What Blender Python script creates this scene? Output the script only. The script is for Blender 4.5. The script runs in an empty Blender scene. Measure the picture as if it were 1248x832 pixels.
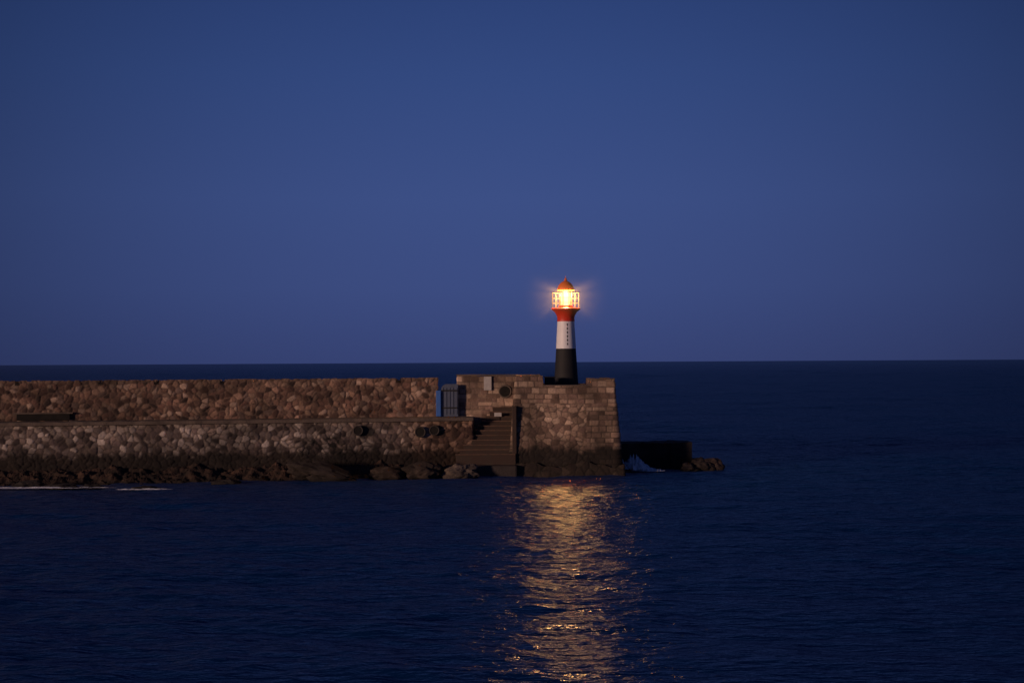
import bpy, math, random
import numpy as np
from mathutils import Matrix, Vector, noise
random.seed(7); np.random.seed(7)
scene=bpy.context.scene
scene.view_settings.view_transform='Standard'; scene.view_settings.look='None'; scene.view_settings.exposure=0

# ------------------------------------------------------------------ materials
def new_mat(name):
    m=bpy.data.materials.new(name); m.use_nodes=True
    nt=m.node_tree; return m,nt,nt.nodes['Principled BSDF']
def N(nt,t,**k):
    n=nt.nodes.new(t)
    for a,b in k.items(): setattr(n,a,b)
    return n
def paint(name,col,rough=0.6,var=0.25,scale=3.0,bump=0.1,metal=0.0,dirt=(0.05,0.04,0.03),dirtamt=0.25):
    m,nt,b=new_mat(name); L=nt.links.new
    tc=N(nt,'ShaderNodeTexCoord')
    n1=N(nt,'ShaderNodeTexNoise'); n1.inputs['Scale'].default_value=scale; n1.inputs['Detail'].default_value=8
    L(tc.outputs['Object'],n1.inputs['Vector'])
    r=N(nt,'ShaderNodeMapRange'); r.inputs['From Min'].default_value=0.45; r.inputs['From Max'].default_value=0.75
    r.inputs['To Max'].default_value=dirtamt; L(n1.outputs['Fac'],r.inputs['Value'])
    mx=N(nt,'ShaderNodeMix',data_type='RGBA'); mx.inputs['A'].default_value=(*col,1); mx.inputs['B'].default_value=(*dirt,1)
    L(r.outputs['Result'],mx.inputs['Factor'])
    L(mx.outputs['Result'],b.inputs['Base Color'])
    b.inputs['Roughness'].default_value=rough; b.inputs['Metallic'].default_value=metal
    n2=N(nt,'ShaderNodeTexNoise'); n2.inputs['Scale'].default_value=scale*6; n2.inputs['Detail'].default_value=6
    L(tc.outputs['Object'],n2.inputs['Vector'])
    bp=N(nt,'ShaderNodeBump'); bp.inputs['Strength'].default_value=bump; bp.inputs['Distance'].default_value=0.05
    L(n2.outputs['Fac'],bp.inputs['Height']); L(bp.outputs['Normal'],b.inputs['Normal'])
    return m
def stone_mat(name,rough=0.9):
    m,nt,b=new_mat(name); L=nt.links.new
    at=N(nt,'ShaderNodeAttribute'); at.attribute_name='stone'
    tc=N(nt,'ShaderNodeTexCoord')
    n1=N(nt,'ShaderNodeTexNoise'); n1.inputs['Scale'].default_value=9; n1.inputs['Detail'].default_value=10; n1.inputs['Roughness'].default_value=0.7
    n2=N(nt,'ShaderNodeTexNoise'); n2.inputs['Scale'].default_value=0.45; n2.inputs['Detail'].default_value=5
    L(tc.outputs['Object'],n1.inputs['Vector']); L(tc.outputs['Object'],n2.inputs['Vector'])
    r1=N(nt,'ShaderNodeMapRange'); r1.inputs['From Min'].default_value=0.3; r1.inputs['From Max'].default_value=0.7; r1.inputs['To Min'].default_value=0.6; r1.inputs['To Max'].default_value=1.25
    r2=N(nt,'ShaderNodeMapRange'); r2.inputs['From Min'].default_value=0.35; r2.inputs['From Max'].default_value=0.65; r2.inputs['To Min'].default_value=0.5; r2.inputs['To Max'].default_value=1.2
    L(n1.outputs['Fac'],r1.inputs['Value']); L(n2.outputs['Fac'],r2.inputs['Value'])
    mu=N(nt,'ShaderNodeMath',operation='MULTIPLY'); L(r1.outputs['Result'],mu.inputs[0]); L(r2.outputs['Result'],mu.inputs[1])
    vm=N(nt,'ShaderNodeVectorMath',operation='SCALE'); L(at.outputs['Color'],vm.inputs[0]); L(mu.outputs[0],vm.inputs['Scale'])
    L(vm.outputs[0],b.inputs['Base Color']); b.inputs['Roughness'].default_value=rough
    bp=N(nt,'ShaderNodeBump'); bp.inputs['Strength'].default_value=0.5; bp.inputs['Distance'].default_value=0.03
    L(n1.outputs['Fac'],bp.inputs['Height']); L(bp.outputs['Normal'],b.inputs['Normal'])
    return m
M_stone=stone_mat('weathered_stone')
M_white=paint('white_paint',(0.87,0.88,0.90),0.5,dirtamt=0.05,scale=1.6,bump=.03)
M_black=paint('black_paint',(0.012,0.013,0.016),0.75,dirt=(0.03,0.027,0.024),dirtamt=0.3)
M_red=paint('red_paint',(0.66,0.04,0.012),0.45,dirtamt=0.1)
M_dome=paint('dome_paint_lamp_glow',(0.9,0.19,0.03),0.4,dirtamt=0.1)  # red dome paint pushed to bright orange for the lamp glow
M_rail=paint('rail_paint',(0.09,0.08,0.07),0.6)
M_conc=paint('old_concrete',(0.14,0.108,0.085),0.9,scale=1.2,bump=0.5,dirtamt=0.7)
M_darkconc=paint('wet_concrete',(0.04,0.031,0.027),0.7,scale=1.5,bump=0.6,dirt=(0.015,0.012,0.01),dirtamt=0.8)
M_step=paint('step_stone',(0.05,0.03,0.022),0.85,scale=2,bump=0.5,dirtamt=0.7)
M_nose=paint('lightened_tread',(0.15,0.09,0.06),0.85,scale=2.5,bump=0.5,dirtamt=0.8)  # treads coloured lighter than risers in place of light on them
M_gate=paint('gate_metal',(0.085,0.11,0.17),0.6,scale=2,dirtamt=0.4)
M_blue=paint('blue_paint',(0.04,0.15,0.5),0.6)
M_hole_shade=paint('painted_hole_shade',(0.01,0.009,0.008),1.0)  # near-black colour standing in for the shade inside openings
M_sign=paint('sign_enamel',(0.5,0.48,0.45),0.6,scale=4)
M_foam=paint('foam',(0.72,0.77,0.84),0.9,scale=5,bump=0.5,dirt=(0.3,0.36,0.45),dirtamt=0.6)

# ------------------------------------------------------------------ helpers
def mesh_obj(name,verts,faces,mat,parent=None,smooth=False,cols=None):
    me=bpy.data.meshes.new(name)
    me.from_pydata([tuple(v) for v in verts],[],faces); me.update()
    ob=bpy.data.objects.new(name,me); scene.collection.objects.link(ob)
    if mat: me.materials.append(mat)
    if smooth: me.polygons.foreach_set('use_smooth',[True]*len(me.polygons))
    if cols is not None:
        a=me.color_attributes.new('stone','FLOAT_COLOR','POINT')
        c=np.ones((len(verts),4),dtype=np.float32); c[:,:3]=cols
        a.data.foreach_set('color',c.ravel())
    if parent: ob.parent=parent
    return ob
def empty(name,loc=(0,0,0)):
    e=bpy.data.objects.new(name,None); scene.collection.objects.link(e); e.empty_display_size=0.3
    return e
def box(name,x0,x1,y0,y1,z0,z1,mat,parent=None,bev=0.03,rotz=0.0):
    cx,cy,cz=(x0+x1)/2,(y0+y1)/2,(z0+z1)/2
    hx,hy,hz=(x1-x0)/2,(y1-y0)/2,(z1-z0)/2
    v=[(sx*hx,sy*hy,sz*hz) for sx in(-1,1) for sy in(-1,1) for sz in(-1,1)]
    f=[(0,1,3,2),(4,6,7,5),(0,4,5,1),(2,3,7,6),(0,2,6,4),(1,5,7,3)]
    ob=mesh_obj(name,v,f,mat,parent)
    ob.location=(cx,cy,cz); ob.rotation_euler=(0,0,rotz)
    if bev>0:
        m=ob.modifiers.new('bevel','BEVEL'); m.width=bev; m.segments=2
    return ob
def lathe(name,prof,mat,parent,cx,cy,seg=48,smooth=True):
    v=[];f=[]
    for r,z in prof:
        for i in range(seg):
            a=2*math.pi*i/seg; v.append((cx+r*math.cos(a),cy+r*math.sin(a),z))
    for k in range(len(prof)-1):
        for i in range(seg):
            j=(i+1)%seg; f.append((k*seg+i,k*seg+j,(k+1)*seg+j,(k+1)*seg+i))
    ob=mesh_obj(name,v,f,mat,parent,smooth)
    if smooth:
        m=ob.modifiers.new('es','EDGE_SPLIT'); m.split_angle=math.radians(35)
    return ob
def torus(name,c,R,r,mat,parent,axis='Z',seg=40,ms=10):
    v=[];f=[]
    for i in range(seg):
        a=2*math.pi*i/seg
        for j in range(ms):
            b=2*math.pi*j/ms
            p=((R+r*math.cos(b))*math.cos(a),(R+r*math.cos(b))*math.sin(a),r*math.sin(b))
            if axis=='Y': p=(p[0],p[2],p[1])
            v.append((c[0]+p[0],c[1]+p[1],c[2]+p[2]))
            f.append((i*ms+j,((i+1)%seg)*ms+j,((i+1)%seg)*ms+(j+1)%ms,i*ms+(j+1)%ms))
    return mesh_obj(name,v,f,mat,parent,True)

def h(a,b,s): 
    x=np.sin(a*127.1+b*311.7+s*74.7)*43758.5453
    return x-np.floor(x)
def vor(u,v,cw,ch,seed,jit=0.95):
    U=u/cw; V=v/ch; iu=np.floor(U); iv=np.floor(V)
    F1=np.full(u.shape,9e9); F2=F1.copy(); ida=np.zeros(u.shape); idb=np.zeros(u.shape)
    for dx in(-1,0,1):
        for dy in(-1,0,1):
            cx=iu+dx; cy=iv+dy
            px=cx+.5+jit*(h(cx,cy,seed)-.5); py=cy+.5+jit*(h(cx,cy,seed+3)-.5)
            d=np.hypot((px-U)*cw,(py-V)*ch)-.07*h(cx,cy,seed+8)   # weighted cells: mixed stone sizes
            m=d<F1
            F2=np.where(m,F1,np.minimum(F2,d)); F1=np.where(m,d,F1)
            ida=np.where(m,cx,ida); idb=np.where(m,cy,idb)
    return F2-F1,ida,idb
def ss(x,a,b):
    t=np.clip((x-a)/(b-a),0,1); return t*t*(3-2*t)
def rubble(u,v,seed,cw=.46,ch=.34):
    uu=u+.06*np.sin(v*5.1+u*1.7); vv=v+.05*np.sin(u*4.3+v*2)
    return vor(uu,vv,cw,ch,seed)
def ashlar(u,v,seed,hh=.36,ww=.62):
    e0=v/hh+0.35*np.sin(v*2.3+seed)+.05*np.sin(u*1.3+v); iv=np.floor(e0); fv=e0-iv
    dv=np.minimum(fv,1-fv)*hh
    U=u/ww+h(iv,iv*0+1,seed)*3; iu=np.floor(U)
    F1=np.full(u.shape,9e9);F2=F1.copy();ida=np.zeros(u.shape)
    for dx in(-1,0,1):
        cx=iu+dx; px=cx+.5+.8*(h(cx,iv,seed+5)-.5); d=np.abs(px-U)*ww
        m=d<F1; F2=np.where(m,F1,np.minimum(F2,d)); F1=np.where(m,d,F1); ida=np.where(m,cx,ida)
    return np.minimum(dv*1.6,(F2-F1)),ida,iv
PAL_A=np.array([(.35,.235,.17),(.41,.285,.215),(.11,.065,.05),(.56,.44,.35),(.18,.12,.095),(.28,.17,.13),(.14,.085,.068),(.38,.28,.21),(.31,.20,.15),(.22,.165,.14),(.075,.05,.042)])
PAL_B=np.array([(.36,.30,.25),(.44,.37,.315),(.10,.075,.065),(.56,.48,.41),(.20,.16,.14),(.29,.22,.18),(.18,.135,.12),(.36,.295,.25),(.07,.05,.045)])
PAL_C=np.array([(.33,.225,.16),(.40,.28,.20),(.23,.15,.115),(.47,.345,.25),(.28,.19,.14),(.17,.11,.08),(.35,.25,.18)])

def smooth_noise(u,v,s):
    return (np.sin(u*.9+s)+np.sin(u*2.3+v*1.7+s*2)+np.sin(v*3.1-u*1.1+s*3)+np.sin(u*5.7+v*4.1+s))/4

def stone_wall(name,path,z0,topf,pattern,pal,mortar,seed,res=.06,disp=.06,batter=0.0,algae=None,parent=None,mortar_w=.05,extra=None):
    """path: XY polyline, outward normal to the right of travel"""
    P=[];Nn=[];Uu=[]
    acc=0
    segn=[]
    for i in range(len(path)-1):
        d=Vector((path[i+1][0]-path[i][0],path[i+1][1]-path[i][1])); L=d.length; d/=L
        segn.append((d,L,Vector((d.y,-d.x))))
    for i,(d,L,n) in enumerate(segn):
        k=max(2,int(L/res))
        for j in range(k+(1 if i==len(segn)-1 else 0)):
            t=j/k*L
            nn=n
            if j==0 and i>0:
                a=segn[i-1][2]; nn=(a+n)/(1+a.dot(n))
            P.append((path[i][0]+d.x*t,path[i][1]+d.y*t)); Nn.append((nn.x,nn.y)); Uu.append(acc+t)
        acc+=L
    P=np.array(P);Nn=np.array(Nn);U=np.array(Uu)
    zt=np.array([topf(p[0],p[1]) for p in P]); zmax=zt.max()
    m=int((zmax-z0)/res)+1
    T=np.linspace(0,1,m)
    UU,TT=np.meshgrid(U,T); ZT=np.tile(zt,(m,1))
    ZZ=z0+TT*(zmax-z0); 
    e,a,b=pattern(UU,ZZ,seed)
    rid=h(a,b,seed+11); rv=h(a,b,seed+17); rt=h(a,b,seed+23)
    st=ss(e,mortar_w*.3,mortar_w*1.6)
    hgt=st*(disp*(.5+.7*rt))+.012*smooth_noise(UU*6,ZZ*6,seed)+.03*smooth_noise(UU,ZZ,seed)
    ZC=np.minimum(ZZ,ZT+ (rt-.5)*.09*(ZZ>ZT-.15))
    X=P[:,0][None,:]+Nn[:,0][None,:]*(hgt+batter*(zmax-ZC)); Y=P[:,1][None,:]+Nn[:,1][None,:]*(hgt+batter*(zmax-ZC))
    col=pal[np.clip((rid*len(pal)).astype(int),0,len(pal)-1)]*(.7+.55*rv)[...,None]
    mo=np.array(mortar)[None,None,:]*(.85+.3*smooth_noise(UU*3,ZZ*3,seed+1))[...,None]
    col=mo*(1-st[...,None])+col*st[...,None]
    if algae:
        za,ac=algae
        edge=za+.28*smooth_noise(UU*1.3,ZZ*.5,seed)+.12*smooth_noise(UU*6,ZZ,seed)
        k=1-ss(ZC-edge,-.1,.35)
        col=col*(1-.93*k[...,None])+np.array(ac)*.93*k[...,None]
        k2=1-ss(ZC-edge,.0,1.3); col=col*(1-.45*k2[...,None])
    if extra: col=extra(col,X,ZC,UU)
    n=len(U)
    verts=np.stack([X,Y,ZC],-1).reshape(-1,3)
    idx=np.arange(m*n).reshape(m,n)
    f=np.stack([idx[:-1,:-1],idx[:-1,1:],idx[1:,1:],idx[1:,:-1]],-1).reshape(-1,4)
    return mesh_obj(name,verts,f.tolist(),M_stone,parent,True,cols=col.reshape(-1,3))

# ------------------------------------------------------------------ quay (lower wall + walkway)
dirx,diry=0.9868,0.1618           # direction of the quay in plan
def q(X): return 101+ (X+2.75)*diry/dirx
XL=-78
quay=empty('stone_quay')
def stains_and_light(col,X,Z,U):
    k=np.exp(-((X+12.5)/2.0)**2-((Z-2.1)/.9)**2)*.9*(smooth_noise(U*3,Z*4,2)>-.05)
    k+=np.exp(-((X+9.9)/.5)**2-((Z-3.1)/.55)**2)*.8
    k+=.35*ss(smooth_noise(X*.7,Z*1.5,8),.1,.6)
    k=np.clip(k,0,.9)
    col=col*(1-k[...,None])
    w=ss(X,-9,-4.5)*.7
    orange_light=np.array([1.1,.72,.48])  # orange light on the right end of the quay, painted into the stone
    return col*(1-w[...,None])+col*orange_light*w[...,None]
stone_wall('quay_face',[(XL,q(XL)),(-2.75,101),(-2.75,104)],-.8,lambda x,y:3.72,lambda u,v,s:rubble(u,v,s,.44,.32),PAL_B,(.17,.13,.105),3,disp=.055,batter=.05,algae=(1.6,(.026,.016,.010)),parent=quay,extra=stains_and_light)
def strip_box(name,xa,xb,off0,off1,z0,z1,mat,parent,n=60,jz=0.0,jy=0.0):
    nx,ny=diry,-dirx
    v=[];f=[]
    for i in range(n+1):
        x=xa+(xb-xa)*i/n; y=q(x)
        a=random.uniform(-jz,jz); b=random.uniform(-jy,jy)
        for o,z in((off0+b,z0+a*.3),(off0+b,z1+a),(off1,z1+a),(off1,z0)):
            v.append((x+nx*o,y+ny*o,z))
        if i:
            p=(i-1)*4;c=i*4
            for k in range(4): f.append((p+k,c+k,c+(k+1)%4,p+(k+1)%4))
    f.append((0,1,2,3)); e=n*4; f.append((e+3,e+2,e+1,e))
    return mesh_obj(name,v,f,mat,parent)
strip_box('walkway_slab',XL,-2.72,.26,-2.2,3.72,3.95,M_conc,quay,n=160,jz=.02,jy=.03)
strip_box('quay_core',XL,-2.85,-.15,-6.5,-.8,3.69,M_darkconc,quay)

# ------------------------------------------------------------------ upper rubble wall
seawall=empty('rubble_parapet_wall')
nx,ny=diry,-dirx
def off(x,o): return (x-nx*o,q(x)-ny*o)
notch=[-32.9,-27.6,-24.0,-19.7,-7.9]
def top_up(x,y):
    z=6.62
    for c in notch:
        if abs(x-c)<.12: z-=.16
    if -7.3<x<-5.1: z+=.03
    return z
def upcol(col,X,Z,U):
    k=ss(Z,6.42,6.5)[...,None]
    cop=np.array([.25,.18,.14])
    col=col*(1-.6*k)+cop*.6*k
    for c in notch:
        kk=(np.abs(X-c)<.17)&(Z>6.3); col=np.where(kk[...,None],col*.1,col)
    w=ss(X,-30,-6)[...,None]
    grime=(.76+.34*smooth_noise(X*.5,Z*1.2,5))[...,None]
    return col*(0.85+.35*w)*grime*1.1*np.array([1.06,.97,.9])
a0=off(XL,2.1); a1=(-5.2,q(-5.2)+2.12); a2=(-5.3,q(-5.2)+3.0); a3=off(XL,3.0)
stone_wall('parapet_stones',[a0,a1,a2,a3],3.9,top_up,lambda u,v,s:rubble(u,v,s,.42,.32),PAL_A,(.22,.155,.12),9,disp=.055,parent=seawall,extra=upcol)
strip_box('parapet_core',XL+.1,-5.35,-2.17,-2.95,3.9,6.5,M_conc,seawall,n=120,jz=.02)

culv=empty('culvert_opening')
ang=math.atan2(diry,dirx)
def culvbox(n,x0,x1,o0,o1,z0,z1,m):
    xm=(x0+x1)/2; c=off(xm,(o0+o1)/2)
    return box(n,c[0]-(x1-x0)/2,c[0]+(x1-x0)/2,c[1]-abs(o1-o0)/2,c[1]+abs(o1-o0)/2,z0,z1,m,culv,.01,ang)
culvbox('slot_shade_panel',-32.6,-29.2,1.85,2.15,4.0,4.42,M_hole_shade)  # dark box proud of the wall, painted as the slot's shade
culvbox('lintel',-32.8,-29.0,1.8,2.2,4.43,4.52,M_conc)

# ------------------------------------------------------------------ bastion
bast=empty('stone_bastion')
def top_b(x,y):
    if x<2.1: return 6.78
    if x<5.42: return 6.08
    return 6.48
def bcol(col,X,Z,U):
    k=(1-ss(X,1.0,3.0))*.15+.25*ss(smooth_noise(X*1.1,Z*1.4,3),.1,.6)
    return col*(1-k[...,None])*1.08
pat_ash=lambda u,v,s:ashlar(u,v,s,.33,.5)
def mixpat(u,v,s):
    e,a,b=ashlar(u,v,s,.33,.55); e2,a2,b2=rubble(u,v,s+2,.46,.33)
    m=(v>4.75)|(u>8.0)
    return np.where(m,e,e2),np.where(m,a,a2+500),np.where(m,b,b2)
stone_wall('bastion_face',[(.25,104),(.25,100.8),(6.95,100.8),(6.95,109),(.25,109)],-.8,top_b,mixpat,PAL_C,(.16,.115,.085),21,res=.055,disp=.05,batter=.085,algae=(1.7,(.018,.013,.01)),parent=bast,mortar_w=.045,extra=bcol)
stone_wall('left_face',[(-3.85,106),(-3.85,103.2),(.3,103.2)],-.8,lambda x,y:6.76,pat_ash,PAL_C*1.1,(.22,.16,.12),33,res=.055,disp=.035,batter=.01,algae=(1.3,(.02,.014,.01)),parent=bast,mortar_w=.035)
box('left_core',-3.8,.3,103.3,106,-.8,6.72,M_conc,bast,.02)
box('core',.35,6.85,100.95,108.9,-.8,5.4,M_conc,bast,.02)
box('parapet_high',.33,2.06,100.92,101.5,5.38,6.74,M_conc,bast,.02)
box('parapet_low',2.0,5.5,100.92,101.45,5.38,6.04,M_conc,bast,.02)
box('corner_merlon',5.46,6.88,100.92,102.0,5.38,6.44,M_conc,bast,.02)
box('parapet_side',6.4,6.88,102.0,108.9,5.38,6.3,M_conc,bast,.02)
box('coping_left',-3.92,.22,103.08,104.1,6.765,6.85,M_conc,bast,.03)
box('coping_merlon',5.4,7.02,100.68,101.6,6.47,6.56,M_conc,bast,.03)
box('string_course',2.08,5.4,100.66,101.4,6.06,6.13,M_conc,bast,.02)
def plinth(u,v,s): return rubble(u,v,s,.8,.4)
stone_wall('plinth',[(-.1,103),(-.1,100.1),(7.5,100.1),(7.5,108)],-.9,lambda x,y:.75+.16*math.sin(x*1.6)+.06*math.sin(x*5.3),plinth,PAL_C*.12,(.02,.015,.01),41,disp=.05,batter=.12,parent=bast)
box('plinth_core',0,7.45,100.2,108,-.9,.6,M_darkconc,bast,.05)

hole=empty('round_porthole')
torus('stone_ring',(-.5,103.12,5.66),.41,.06,M_conc,hole,'Y')
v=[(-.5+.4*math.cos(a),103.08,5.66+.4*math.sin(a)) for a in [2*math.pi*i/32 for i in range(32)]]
mesh_obj('opening_shade_disc',v,[tuple(range(32))],M_hole_shade,hole)  # flat near-black disc, the hole's shade as colour

sg=empty('wall_sign')
box('panel',-1.98,-1.45,103.02,103.07,5.75,6.7,M_sign,sg,.01)
box('frame_top',-2.0,-1.43,103.0,103.09,6.7,6.73,M_conc,sg,.005)
sg2=empty('small_notice_board')
box('board',-1.25,-.75,102.0,102.05,3.95,4.22,M_sign,sg2,.01)
box('post',-1.02,-.98,102.06,102.1,3.4,4.2,M_black,sg2,.0)

# gate
gate=empty('metal_gate'); gy=-.62
pts=[(-4.95,3.96),(-3.78,3.96),(-3.78,6.2)]
for i in range(9):
    a=math.pi/2+ i/8*math.pi/2; pts.append((-4.55+.4*math.cos(a),5.8+.4*math.sin(a)))
k=len(pts)
v=[(x,103.3+gy,z) for x,z in pts]+[(x,103.38+gy,z) for x,z in pts]
f=[tuple(range(k)),tuple(range(2*k-1,k-1,-1))]+[(i,i+k,(i+1)%k+k,(i+1)%k) for i in range(k)]
mesh_obj('leaf',v,f,M_gate,gate)
for i in range(5):
    box('batten_%d'%i,-4.85+i*.24,-4.81+i*.24,103.26+gy,103.298+gy,4.1,5.95,M_gate,gate,.005)
box('rail_low',-4.93,-3.82,103.22+gy,103.258+gy,4.5,4.6,M_black,gate,.005)
box('rail_high',-4.93,-3.82,103.22+gy,103.258+gy,5.7,5.8,M_black,gate,.005)
box('blue_post',-5.3,-4.97,102.5,102.62,3.97,5.75,M_blue,gate,.02)

# stairs
st=empty('stone_stairs')
nst=11
for i in range(nst):
    z=4.6-i*.31; xl=-1.35-i*.25+random.uniform(-.03,.03); yf=102.75-i*.27
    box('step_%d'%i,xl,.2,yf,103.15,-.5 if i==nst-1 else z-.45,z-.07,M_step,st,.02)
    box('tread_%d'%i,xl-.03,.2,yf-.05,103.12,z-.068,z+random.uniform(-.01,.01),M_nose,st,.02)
box('landing_base',-4.6,.3,99.5,103.1,-.8,.75,M_darkconc,st,.12)
box('cheek_wall',-.02,.28,100.2,103.1,.5,4.7,M_step,st,.04)

# round drain outlets in the quay face
for X,z,r in((-10.4,3.15,.34),(-6.25,3.0,.37),(-5.3,3.1,.34)):
    t=empty('drain_outlet')
    yy=q(X)-.24
    torus('pipe_rim',(X,yy,z),r*.9,.05,M_darkconc,t,'Y')
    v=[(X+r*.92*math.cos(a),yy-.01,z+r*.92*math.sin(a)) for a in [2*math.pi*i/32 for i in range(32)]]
    mesh_obj('bore_shade_disc',v,[tuple(range(32))],M_hole_shade,t)  # flat disc painted near-black for the shade inside the pipe

# ------------------------------------------------------------------ rocks
def rock(name,c,d,seed,mat,cols,parent=None,rot=0,sub=4,tilt=0):
    import bmesh
    bm=bmesh.new(); bmesh.ops.create_icosphere(bm,subdivisions=sub,radius=1)
    R=Matrix.Rotation(rot,3,'Z')@Matrix.Rotation(tilt,3,'Y')
    vs=[]
    for vv in bm.verts:
        p=vv.co.copy(); o=Vector((seed*7.3,seed*3.1,seed))
        n=noise.noise(p*1.1+o)*.45+noise.noise(p*2.6+o)*.22+noise.noise(p*7+o)*.08
        cr=noise.voronoi(p*1.5+o)[0][0]*.35
        p=p*(1+n-cr+.15)
        p=Vector((p.x*d[0],p.y*d[1],p.z*d[2])); p=R@p
        vs.append(p+Vector(c))
    fs=[[w.index for w in f.verts] for f in bm.faces]; bm.free()
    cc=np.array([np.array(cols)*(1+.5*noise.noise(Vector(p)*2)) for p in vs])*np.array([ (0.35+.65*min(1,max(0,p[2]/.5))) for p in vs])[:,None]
    return mesh_obj(name,vs,fs,mat,parent,False,cols=cc)
shore=empty('shore_rocks')
n_u,n_v=900,46
vs=[];cs=[]
for j in range(n_v):
    t=j/(n_v-1)
    for i in range(n_u):
        x=-60+(i/(n_u-1))*56.5
        w=1.6+.8*noise.noise(Vector((x*.35,3,1)))+.4*noise.noise(Vector((x*1.3,3,4)))
        hgt=.95+.5*noise.noise(Vector((x*.4,9,2)))
        fall=max(0,min(1,(x+5.2)/1.7)); hgt*=(1-.6*fall)
        o=-.2+t*(w+.6)
        z=hgt*(1-t**1.6)-.35*t
        p=Vector((x*1.1,o*1.8,z*1.6))
        d=noise.voronoi(p)[0]
        z+= .36*(.5-d[0])+.18*noise.noise(p*2.5)+.07*noise.noise(p*8)
        o2=o+.18*noise.noise(p*1.7+Vector((5,5,5)))
        vs.append((x+nx*o2,q(x)+ny*o2,z))
        b=.8+.9*noise.noise(p*1.4)+.6*noise.noise(p*6)
        if d[0]<.18: b+=.5
        ru=ss(np.array(x),-26,-14)*.6
        base=np.array([.055,.03,.019])*(1+ru*.4)
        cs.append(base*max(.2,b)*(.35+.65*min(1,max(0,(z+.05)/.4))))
idx=np.arange(n_u*n_v).reshape(n_v,n_u)
f=np.stack([idx[1:,:-1],idx[1:,1:],idx[:-1,1:],idx[:-1,:-1]],-1).reshape(-1,4)
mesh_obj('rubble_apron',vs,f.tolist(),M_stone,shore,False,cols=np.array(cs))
rock('slab_rock',(-12.3,96.9,.45),(2.4,1.1,.6),2,M_stone,(.05,.038,.032),shore,.1,4,.22)
rock('dark_rock',(-13.6,97.3,.7),(1.2,.9,.6),4,M_stone,(.04,.028,.022),shore)
rock('pale_boulder',(-3.5,98.6,.3),(1.25,.8,.6),5,M_stone,(.17,.135,.11),shore,.1)
rock('boulder',(-6.0,98.4,.3),(1.4,.9,.7),6,M_stone,(.06,.043,.033),shore)
rock('boulder_b',(-8.3,98.0,.2),(1.3,.8,.6),8,M_stone,(.045,.03,.022),shore)
for k,(x,y,a,b,c) in enumerate([(-28.2,92.2,1.2,.6,.22),(-26.3,92.4,.7,.4,.18),(-22.6,90.9,1.0,.5,.16),(-30.5,93.2,1.0,.6,.3),(-18.2,94.6,.9,.5,.25)]):
    rock('flat_rock_%d'%k,(x,y,.05),(a,b,c),10+k,M_stone,(.03,.024,.022),shore)

# breakwater block on the right
bw=empty('breakwater_block')
def lump_box(name,x0,x1,y0,y1,z0,z1,parent,seed):
    import bmesh
    bm=bmesh.new(); bmesh.ops.create_cube(bm,size=1)
    bmesh.ops.subdivide_edges(bm,edges=bm.edges,cuts=22,use_grid_fill=True)
    vs=[];cs=[]
    for vv in bm.verts:
        p=Vector(((vv.co.x+.5)*(x1-x0)+x0,(vv.co.y+.5)*(y1-y0)+y0,(vv.co.z+.5)*(z1-z0)+z0))
        n=noise.noise_vector(p*1.2+Vector((seed,0,0)))*.07+noise.noise_vector(p*4)*.03
        vs.append(p+n); b=1+.7*noise.noise(p*1.5)
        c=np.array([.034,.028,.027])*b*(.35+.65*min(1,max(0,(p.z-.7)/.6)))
        cs.append(c)
    fs=[[w.index for w in f.verts] for f in bm.faces]; bm.free()
    return mesh_obj(name,vs,fs,M_stone,parent,False,cols=np.array(cs))
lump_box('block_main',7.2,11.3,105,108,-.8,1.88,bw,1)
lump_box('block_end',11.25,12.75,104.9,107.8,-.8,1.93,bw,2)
rk=empty('sea_rocks')
rock('rock_a',(13.3,105,.25),(1.0,.8,.6),31,M_stone,(.045,.032,.028),rk)
rock('rock_b',(14.25,105.1,.3),(.75,.6,.5),32,M_stone,(.06,.04,.035),rk)
rock('rock_c',(12.5,104.3,.1),(.7,.5,.35),33,M_stone,(.04,.03,.028),rk)

# foam
foam=empty('sea_foam')
def foam_patch(name,cx,cy,ax,ay,hz,seed,n=90,slant=0):
    vs=[];fs=[];g={}
    for j in range(n):
        for i in range(n):
            a=i/(n-1)*2-1;b=j/(n-1)*2-1
            r=math.hypot(a,b); p=Vector((a*3+seed,b*3,seed))
            d=(1-r)+.55*noise.noise(p)+.35*noise.noise(p*3)-.1
            if d>0.12:
                g[(i,j)]=len(vs); vs.append((cx+a*ax,cy+b*ay,.06+hz*max(0,d)*(1+.5*noise.noise(p*4))*(1-slant*a)))
    for j in range(n-1):
        for i in range(n-1):
            k=[(i,j),(i+1,j),(i+1,j+1),(i,j+1)]
            if all(t in g for t in k): fs.append([g[t] for t in k])
    return mesh_obj(name,vs,fs,M_foam,foam,True)
foam_patch('splash',8.7,103.0,1.5,1.4,.95,3,slant=.75)
foam_patch('splash_low',9.4,102.6,1.3,.7,.3,12)
foam_patch('wash_a',-29.5,91.7,5.0,.6,.07,4)
foam_patch('wash_b',-22.5,90.2,2.4,.4,.06,6)
foam_patch('wash_c',-34,92.0,2.5,.5,.07,8)

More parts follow.
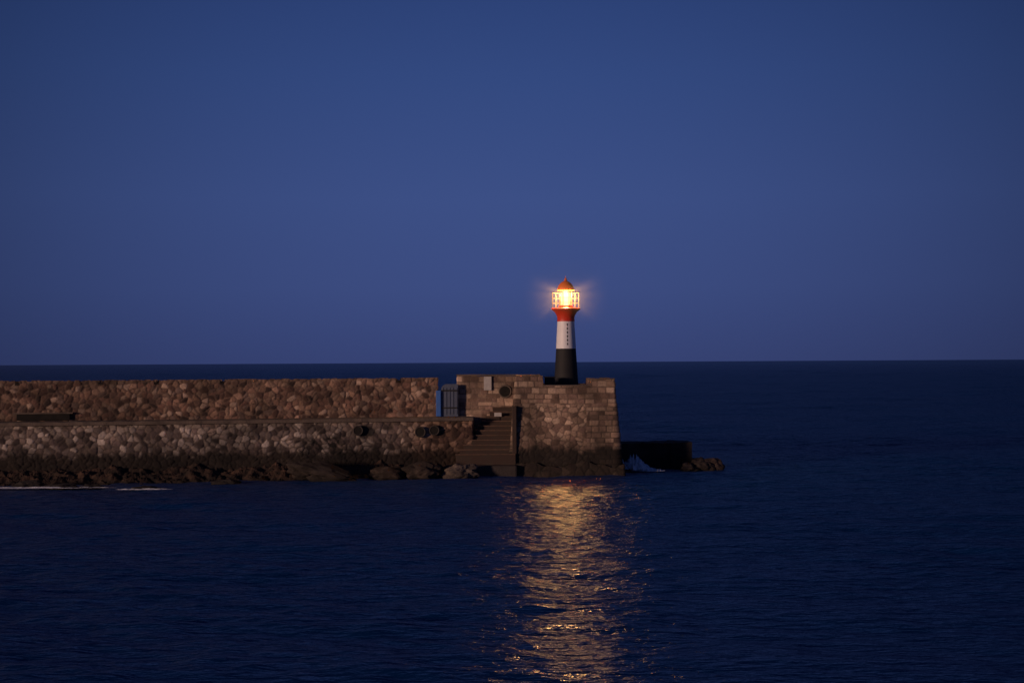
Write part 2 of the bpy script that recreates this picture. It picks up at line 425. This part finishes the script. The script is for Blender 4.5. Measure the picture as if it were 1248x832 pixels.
# ------------------------------------------------------------------ lighthouse
lh=empty('lighthouse'); cx,cy=3.81,104.2
lathe('tower_black',[(.0,5.38),(1.0,5.38),(1.0,5.55),(.89,5.56),(.70,8.63)],M_black,lh,cx,cy)
lathe('tower_white',[(.70,8.63),(.705,8.631),(.60,10.54)],M_white,lh,cx,cy)
lathe('flare_red',[(.605,10.54),(.62,10.56),(.62,10.72),(.6,10.75),(.64,10.95),(.78,11.2),(.97,11.36),(.99,11.37)],M_red,lh,cx,cy)
lathe('gallery_deck',[(.99,11.37),(1.03,11.38),(1.03,11.46),(.99,11.48),(0,11.48)],M_red,lh,cx,cy)
for z,r in((11.85,.013),(12.2,.013),(12.58,.02)):
    torus('rail_%d'%int(z*100),(cx,cy,z),.96,r,M_rail,lh)
for i in range(12):
    a=2*math.pi*(i+.5)/12
    x,y=cx+.96*math.cos(a),cy+.96*math.sin(a)
    lathe('rail_post_%d'%i,[(.015,11.47),(.015,12.6),(0,12.62)],M_rail,lh,x,y,8)
lathe('lantern_base',[(.52,11.47),(.52,11.6),(.47,11.61),(.47,11.66),(0,11.66)],M_red,lh,cx,cy)
for i in range(8):
    a=2*math.pi*(i+.5)/8
    lathe('glazing_bar_%d'%i,[(.014,11.6),(.014,12.8)],M_red,lh,cx+.46*math.cos(a),cy+.46*math.sin(a),6)
lathe('dome',[(.0,12.78),(.5,12.78),(.60,12.74),(.60,12.8),(.58,12.9),(.52,13.05),(.42,13.2),(.28,13.32),(.13,13.40),(.08,13.44),(.1,13.47),(.1,13.54),(.05,13.6),(.02,13.63),(.015,13.75),(0,13.76)],M_dome,lh,cx,cy)
for i in range(6):
    z=10.3-i*.27; r=.70-(z-8.63)*.0524+.004
    a=-math.pi/2+.12
    box('letter_%d'%i,cx+r*math.cos(a)-.035,cx+r*math.cos(a)+.035,cy+r*math.sin(a)-.012,cy+r*math.sin(a)+.02,z-.08,z+.08,M_black,lh,.0)
def glow_mat(name,col,s,trans):
    m=bpy.data.materials.new(name); m.use_nodes=True; nt=m.node_tree; nt.nodes.clear()
    o=N(nt,'ShaderNodeOutputMaterial'); e=N(nt,'ShaderNodeEmission'); e.inputs[0].default_value=(*col,1); e.inputs[1].default_value=s
    t=N(nt,'ShaderNodeBsdfTransparent'); mx=N(nt,'ShaderNodeMixShader'); mx.inputs[0].default_value=1-trans
    nt.links.new(t.outputs[0],mx.inputs[1]); nt.links.new(e.outputs[0],mx.inputs[2]); nt.links.new(mx.outputs[0],o.inputs[0]); return m
lathe('lamp_lens',[(.0,11.68),(.2,11.68),(.3,11.8),(.34,12.2),(.3,12.6),(.2,12.7),(0,12.7)],glow_mat('lit_lens',(1,.62,.26),3.8,.5),lh,cx,cy,32)
lathe('lantern_glass',[(.44,11.66),(.44,12.77)],glow_mat('lit_glass',(1,.36,.06),2.4,.75),lh,cx,cy,32)
cab=empty('equipment_cabinet')
box('body',2.25,2.95,102.2,102.8,5.4,6.62,M_black,cab,.03)
box('lid',2.2,3.0,102.15,102.85,6.62,6.68,M_black,cab,.02)
box('door_panel',2.32,2.88,102.17,102.2,5.6,6.5,M_black,cab,.01)

ld=bpy.data.lights.new('lantern_lamp','POINT'); ld.energy=6300; ld.color=(1,.50,.15); ld.shadow_soft_size=.16
lo=bpy.data.objects.new('lantern_lamp',ld); lo.location=(cx,cy,12.4); scene.collection.objects.link(lo); lo.parent=lh

# added scattering sphere that makes the halo around the light, thinning to nothing with distance
import bmesh
bm=bmesh.new(); bmesh.ops.create_icosphere(bm,subdivisions=4,radius=3.6); me=bpy.data.meshes.new('lamp_halo'); bm.to_mesh(me); bm.free()
hz=bpy.data.objects.new('lamp_halo',me); hz.location=(cx,cy,12.3); scene.collection.objects.link(hz)
m=bpy.data.materials.new('halo_scatter'); m.use_nodes=True; nt=m.node_tree; nt.nodes.clear()
o=N(nt,'ShaderNodeOutputMaterial'); vsn=N(nt,'ShaderNodeVolumeScatter'); vsn.inputs['Color'].default_value=(1,1,1,1)
tc=N(nt,'ShaderNodeTexCoord'); ln=N(nt,'ShaderNodeVectorMath',operation='LENGTH'); nt.links.new(tc.outputs['Object'],ln.inputs[0])
mr=N(nt,'ShaderNodeMapRange',interpolation_type='SMOOTHSTEP'); mr.inputs['From Min'].default_value=.3; mr.inputs['From Max'].default_value=3.4
mr.inputs['To Min'].default_value=.015; mr.inputs['To Max'].default_value=0; nt.links.new(ln.outputs['Value'],mr.inputs['Value']); nt.links.new(mr.outputs['Result'],vsn.inputs['Density'])
nt.links.new(vsn.outputs[0],o.inputs['Volume']); me.materials.append(m)

# ------------------------------------------------------------------ sea
ss_=np.linspace(-1,1,760)
extra_s=[];s=1.0;d=.01
while s<40: d*=1.5; s+=d; extra_s.append(s)
S=np.array([-e for e in extra_s[::-1]]+list(ss_)+extra_s)
yd=[24.0]
while yd[-1]<150: yd.append(yd[-1]+.09+.0015*max(0,yd[-1]-24))
while yd[-1]<1500: yd.append(yd[-1]*1.0026)
while yd[-1]<40000: yd.append(yd[-1]*1.12)
ysn=[];d=.2;y=24
while y>-3000: d*=1.4; y-=d; ysn.append(y)
ys=np.array(ysn[::-1]+yd)
SS,YY=np.meshgrid(S,ys)
XX=SS*(15+.55*np.maximum(YY,20)); 
ZZ=np.zeros_like(XX)
spx=(15+.55*np.maximum(YY,20))*2/760
spy=np.where(YY<150,.09+.0015*np.maximum(0,YY-24),YY*.0026)
sp=np.maximum(spx,spy)
rng=np.random.RandomState(4)
for k in range(80):
    L=.45*(20**rng.rand()); th=math.radians(-97+rng.normal()*33); kx,ky=math.cos(th)*2*math.pi/L,math.sin(th)*2*math.pi/L
    amp=.0225*L/(2*math.pi)*(1.0 if L<2 else (.85 if L<5 else .6))
    ph=kx*XX+ky*YY+rng.rand()*6.28
    f_=1-ss(sp*3/L,.6,1.2)
    ZZ+=amp*f_*(np.sin(ph)+.25*np.sin(2*ph+.7))
for k in range(24):     # longer swell that still reads far out
    L=12*(6**rng.rand()); th=math.radians(-95+rng.normal()*25); kx,ky=math.cos(th)*2*math.pi/L,math.sin(th)*2*math.pi/L
    ph=kx*XX+ky*YY+rng.rand()*6.28
    ZZ+=.016*L/(2*math.pi)*np.sin(ph)*(1-ss(sp*3/L,.6,1.2))*ss(YY,60,240)
win=(1-ss(np.abs(SS),.92,1.0))*ss(YY,22,27)*(1-ss(YY,900,1450))
patch=.85+.25*np.sin(XX*.07+YY*.11)*np.sin(YY*.05-XX*.13+1)
ZZ*=win*patch
n=len(S);m_=len(ys)
me=bpy.data.meshes.new('sea')
co=np.stack([XX,YY,ZZ],-1).reshape(-1,3).astype(np.float32)
idx=np.arange(m_*n,dtype=np.int32).reshape(m_,n)
f=np.stack([idx[:-1,:-1],idx[:-1,1:],idx[1:,1:],idx[1:,:-1]],-1).reshape(-1)
me.vertices.add(len(co)); me.vertices.foreach_set('co',co.ravel())
nf=len(f)//4
me.loops.add(len(f)); me.loops.foreach_set('vertex_index',f)
me.polygons.add(nf); me.polygons.foreach_set('loop_start',np.arange(0,len(f),4,dtype=np.int32))
me.polygons.foreach_set('use_smooth',np.ones(nf,dtype=bool)); me.update(calc_edges=True)
sea=bpy.data.objects.new('sea',me); scene.collection.objects.link(sea)
m=bpy.data.materials.new('sea_water'); m.use_nodes=True; nt=m.node_tree; nt.nodes.clear(); L=nt.links.new
out=N(nt,'ShaderNodeOutputMaterial')
tc=N(nt,'ShaderNodeTexCoord')
mp=N(nt,'ShaderNodeMapping'); mp.inputs['Scale'].default_value=(.55,1.3,1); L(tc.outputs['Object'],mp.inputs['Vector'])
a1=N(nt,'ShaderNodeTexNoise'); a1.inputs['Scale'].default_value=1.5; a1.inputs['Detail'].default_value=4
a2=N(nt,'ShaderNodeTexNoise'); a2.inputs['Scale'].default_value=5; a2.inputs['Detail'].default_value=3
for q_ in(a1,a2): L(mp.outputs[0],q_.inputs['Vector'])
b1=N(nt,'ShaderNodeBump'); b1.inputs['Strength'].default_value=.9; b1.inputs['Distance'].default_value=.27
b2=N(nt,'ShaderNodeBump'); b2.inputs['Strength'].default_value=.9; b2.inputs['Distance'].default_value=.085
L(a1.outputs['Fac'],b1.inputs['Height']); L(b1.outputs['Normal'],b2.inputs['Normal']); L(a2.outputs['Fac'],b2.inputs['Height'])
NR=b2.outputs['Normal']
fr=N(nt,'ShaderNodeFresnel'); fr.inputs['IOR'].default_value=1.33; L(NR,fr.inputs['Normal'])
fm=N(nt,'ShaderNodeMapRange'); fm.inputs['From Min'].default_value=.04; fm.inputs['From Max'].default_value=.6; fm.inputs['To Min'].default_value=.008; fm.inputs['To Max'].default_value=.48; L(fr.outputs[0],fm.inputs['Value'])
df=N(nt,'ShaderNodeBsdfDiffuse'); df.inputs['Color'].default_value=(.002,.032,.13,1)
g1=N(nt,'ShaderNodeBsdfGlossy'); g1.inputs['Roughness'].default_value=.11; g1.inputs['Color'].default_value=(.95,.97,1,1); L(NR,g1.inputs['Normal'])
g2=N(nt,'ShaderNodeBsdfGlossy'); g2.inputs['Roughness'].default_value=.32; g2.inputs['Color'].default_value=(.95,.97,1,1); g2.inputs['Anisotropy'].default_value=.7; L(NR,g2.inputs['Normal'])
tg=N(nt,'ShaderNodeCombineXYZ'); tg.inputs[0].default_value=1; L(tg.outputs[0],g2.inputs['Tangent'])
mg=N(nt,'ShaderNodeMixShader'); mg.inputs[0].default_value=.76; L(g1.outputs[0],mg.inputs[1]); L(g2.outputs[0],mg.inputs[2])
mm=N(nt,'ShaderNodeMixShader'); L(fm.outputs[0],mm.inputs[0]); L(df.outputs[0],mm.inputs[1]); L(mg.outputs[0],mm.inputs[2]); L(mm.outputs[0],out.inputs['Surface'])
me.materials.append(m)

# ------------------------------------------------------------------ world: blue hour
w=bpy.data.worlds.new('World'); scene.world=w; w.use_nodes=True; nt=w.node_tree; L=nt.links.new
bg=nt.nodes['Background']; tc=N(nt,'ShaderNodeTexCoord'); sp=N(nt,'ShaderNodeSeparateXYZ'); L(tc.outputs['Generated'],sp.inputs[0])
cr=N(nt,'ShaderNodeValToRGB'); L(sp.outputs['Z'],cr.inputs[0]); e=cr.color_ramp.elements
def lin(c): return tuple(((x/255)/12.92 if x/255<.04045 else ((x/255+.055)/1.055)**2.4) for x in c)+(1,)
e[0].position=0; e[0].color=lin((55,67,115)); e[1].position=1; e[1].color=lin((14,20,46))
for p,c in((.05,(60,76,128)),(.11,(60,79,133)),(.19,(51,73,127)),(.26,(42,63,115)),(.5,(27,42,84))):
    x=e.new(p); x.color=lin(c)
x2=N(nt,'ShaderNodeMath',operation='MULTIPLY'); L(sp.outputs['X'],x2.inputs[0]); L(sp.outputs['X'],x2.inputs[1])
mr=N(nt,'ShaderNodeMapRange'); mr.inputs['From Max'].default_value=.13; mr.inputs['To Min'].default_value=1; mr.inputs['To Max'].default_value=.55; L(x2.outputs[0],mr.inputs['Value'])
sc=N(nt,'ShaderNodeVectorMath',operation='SCALE'); L(cr.outputs[0],sc.inputs[0]); L(mr.outputs[0],sc.inputs['Scale'])
L(sc.outputs[0],bg.inputs['Color']); bg.inputs['Strength'].default_value=1

# low warm light arriving from the town behind the viewer
sd=bpy.data.lights.new('sun','SUN'); sd.energy=1.75; sd.color=(1,.64,.47); sd.angle=math.radians(6)
so=bpy.data.objects.new('sun',sd); so.rotation_euler=(math.radians(84.5),0,math.radians(-50)); scene.collection.objects.link(so)

# ------------------------------------------------------------------ camera
cd=bpy.data.cameras.new('camera'); cd.lens=51.9; cd.sensor_width=36; cd.clip_end=80000
cam=bpy.data.objects.new('camera',cd); scene.collection.objects.link(cam)
cam.matrix_world=Matrix.Translation((0,0,7.7))@Matrix.Rotation(math.radians(90+.8),4,'X')@Matrix.Rotation(math.radians(-.32),4,'Z')
scene.camera=cam
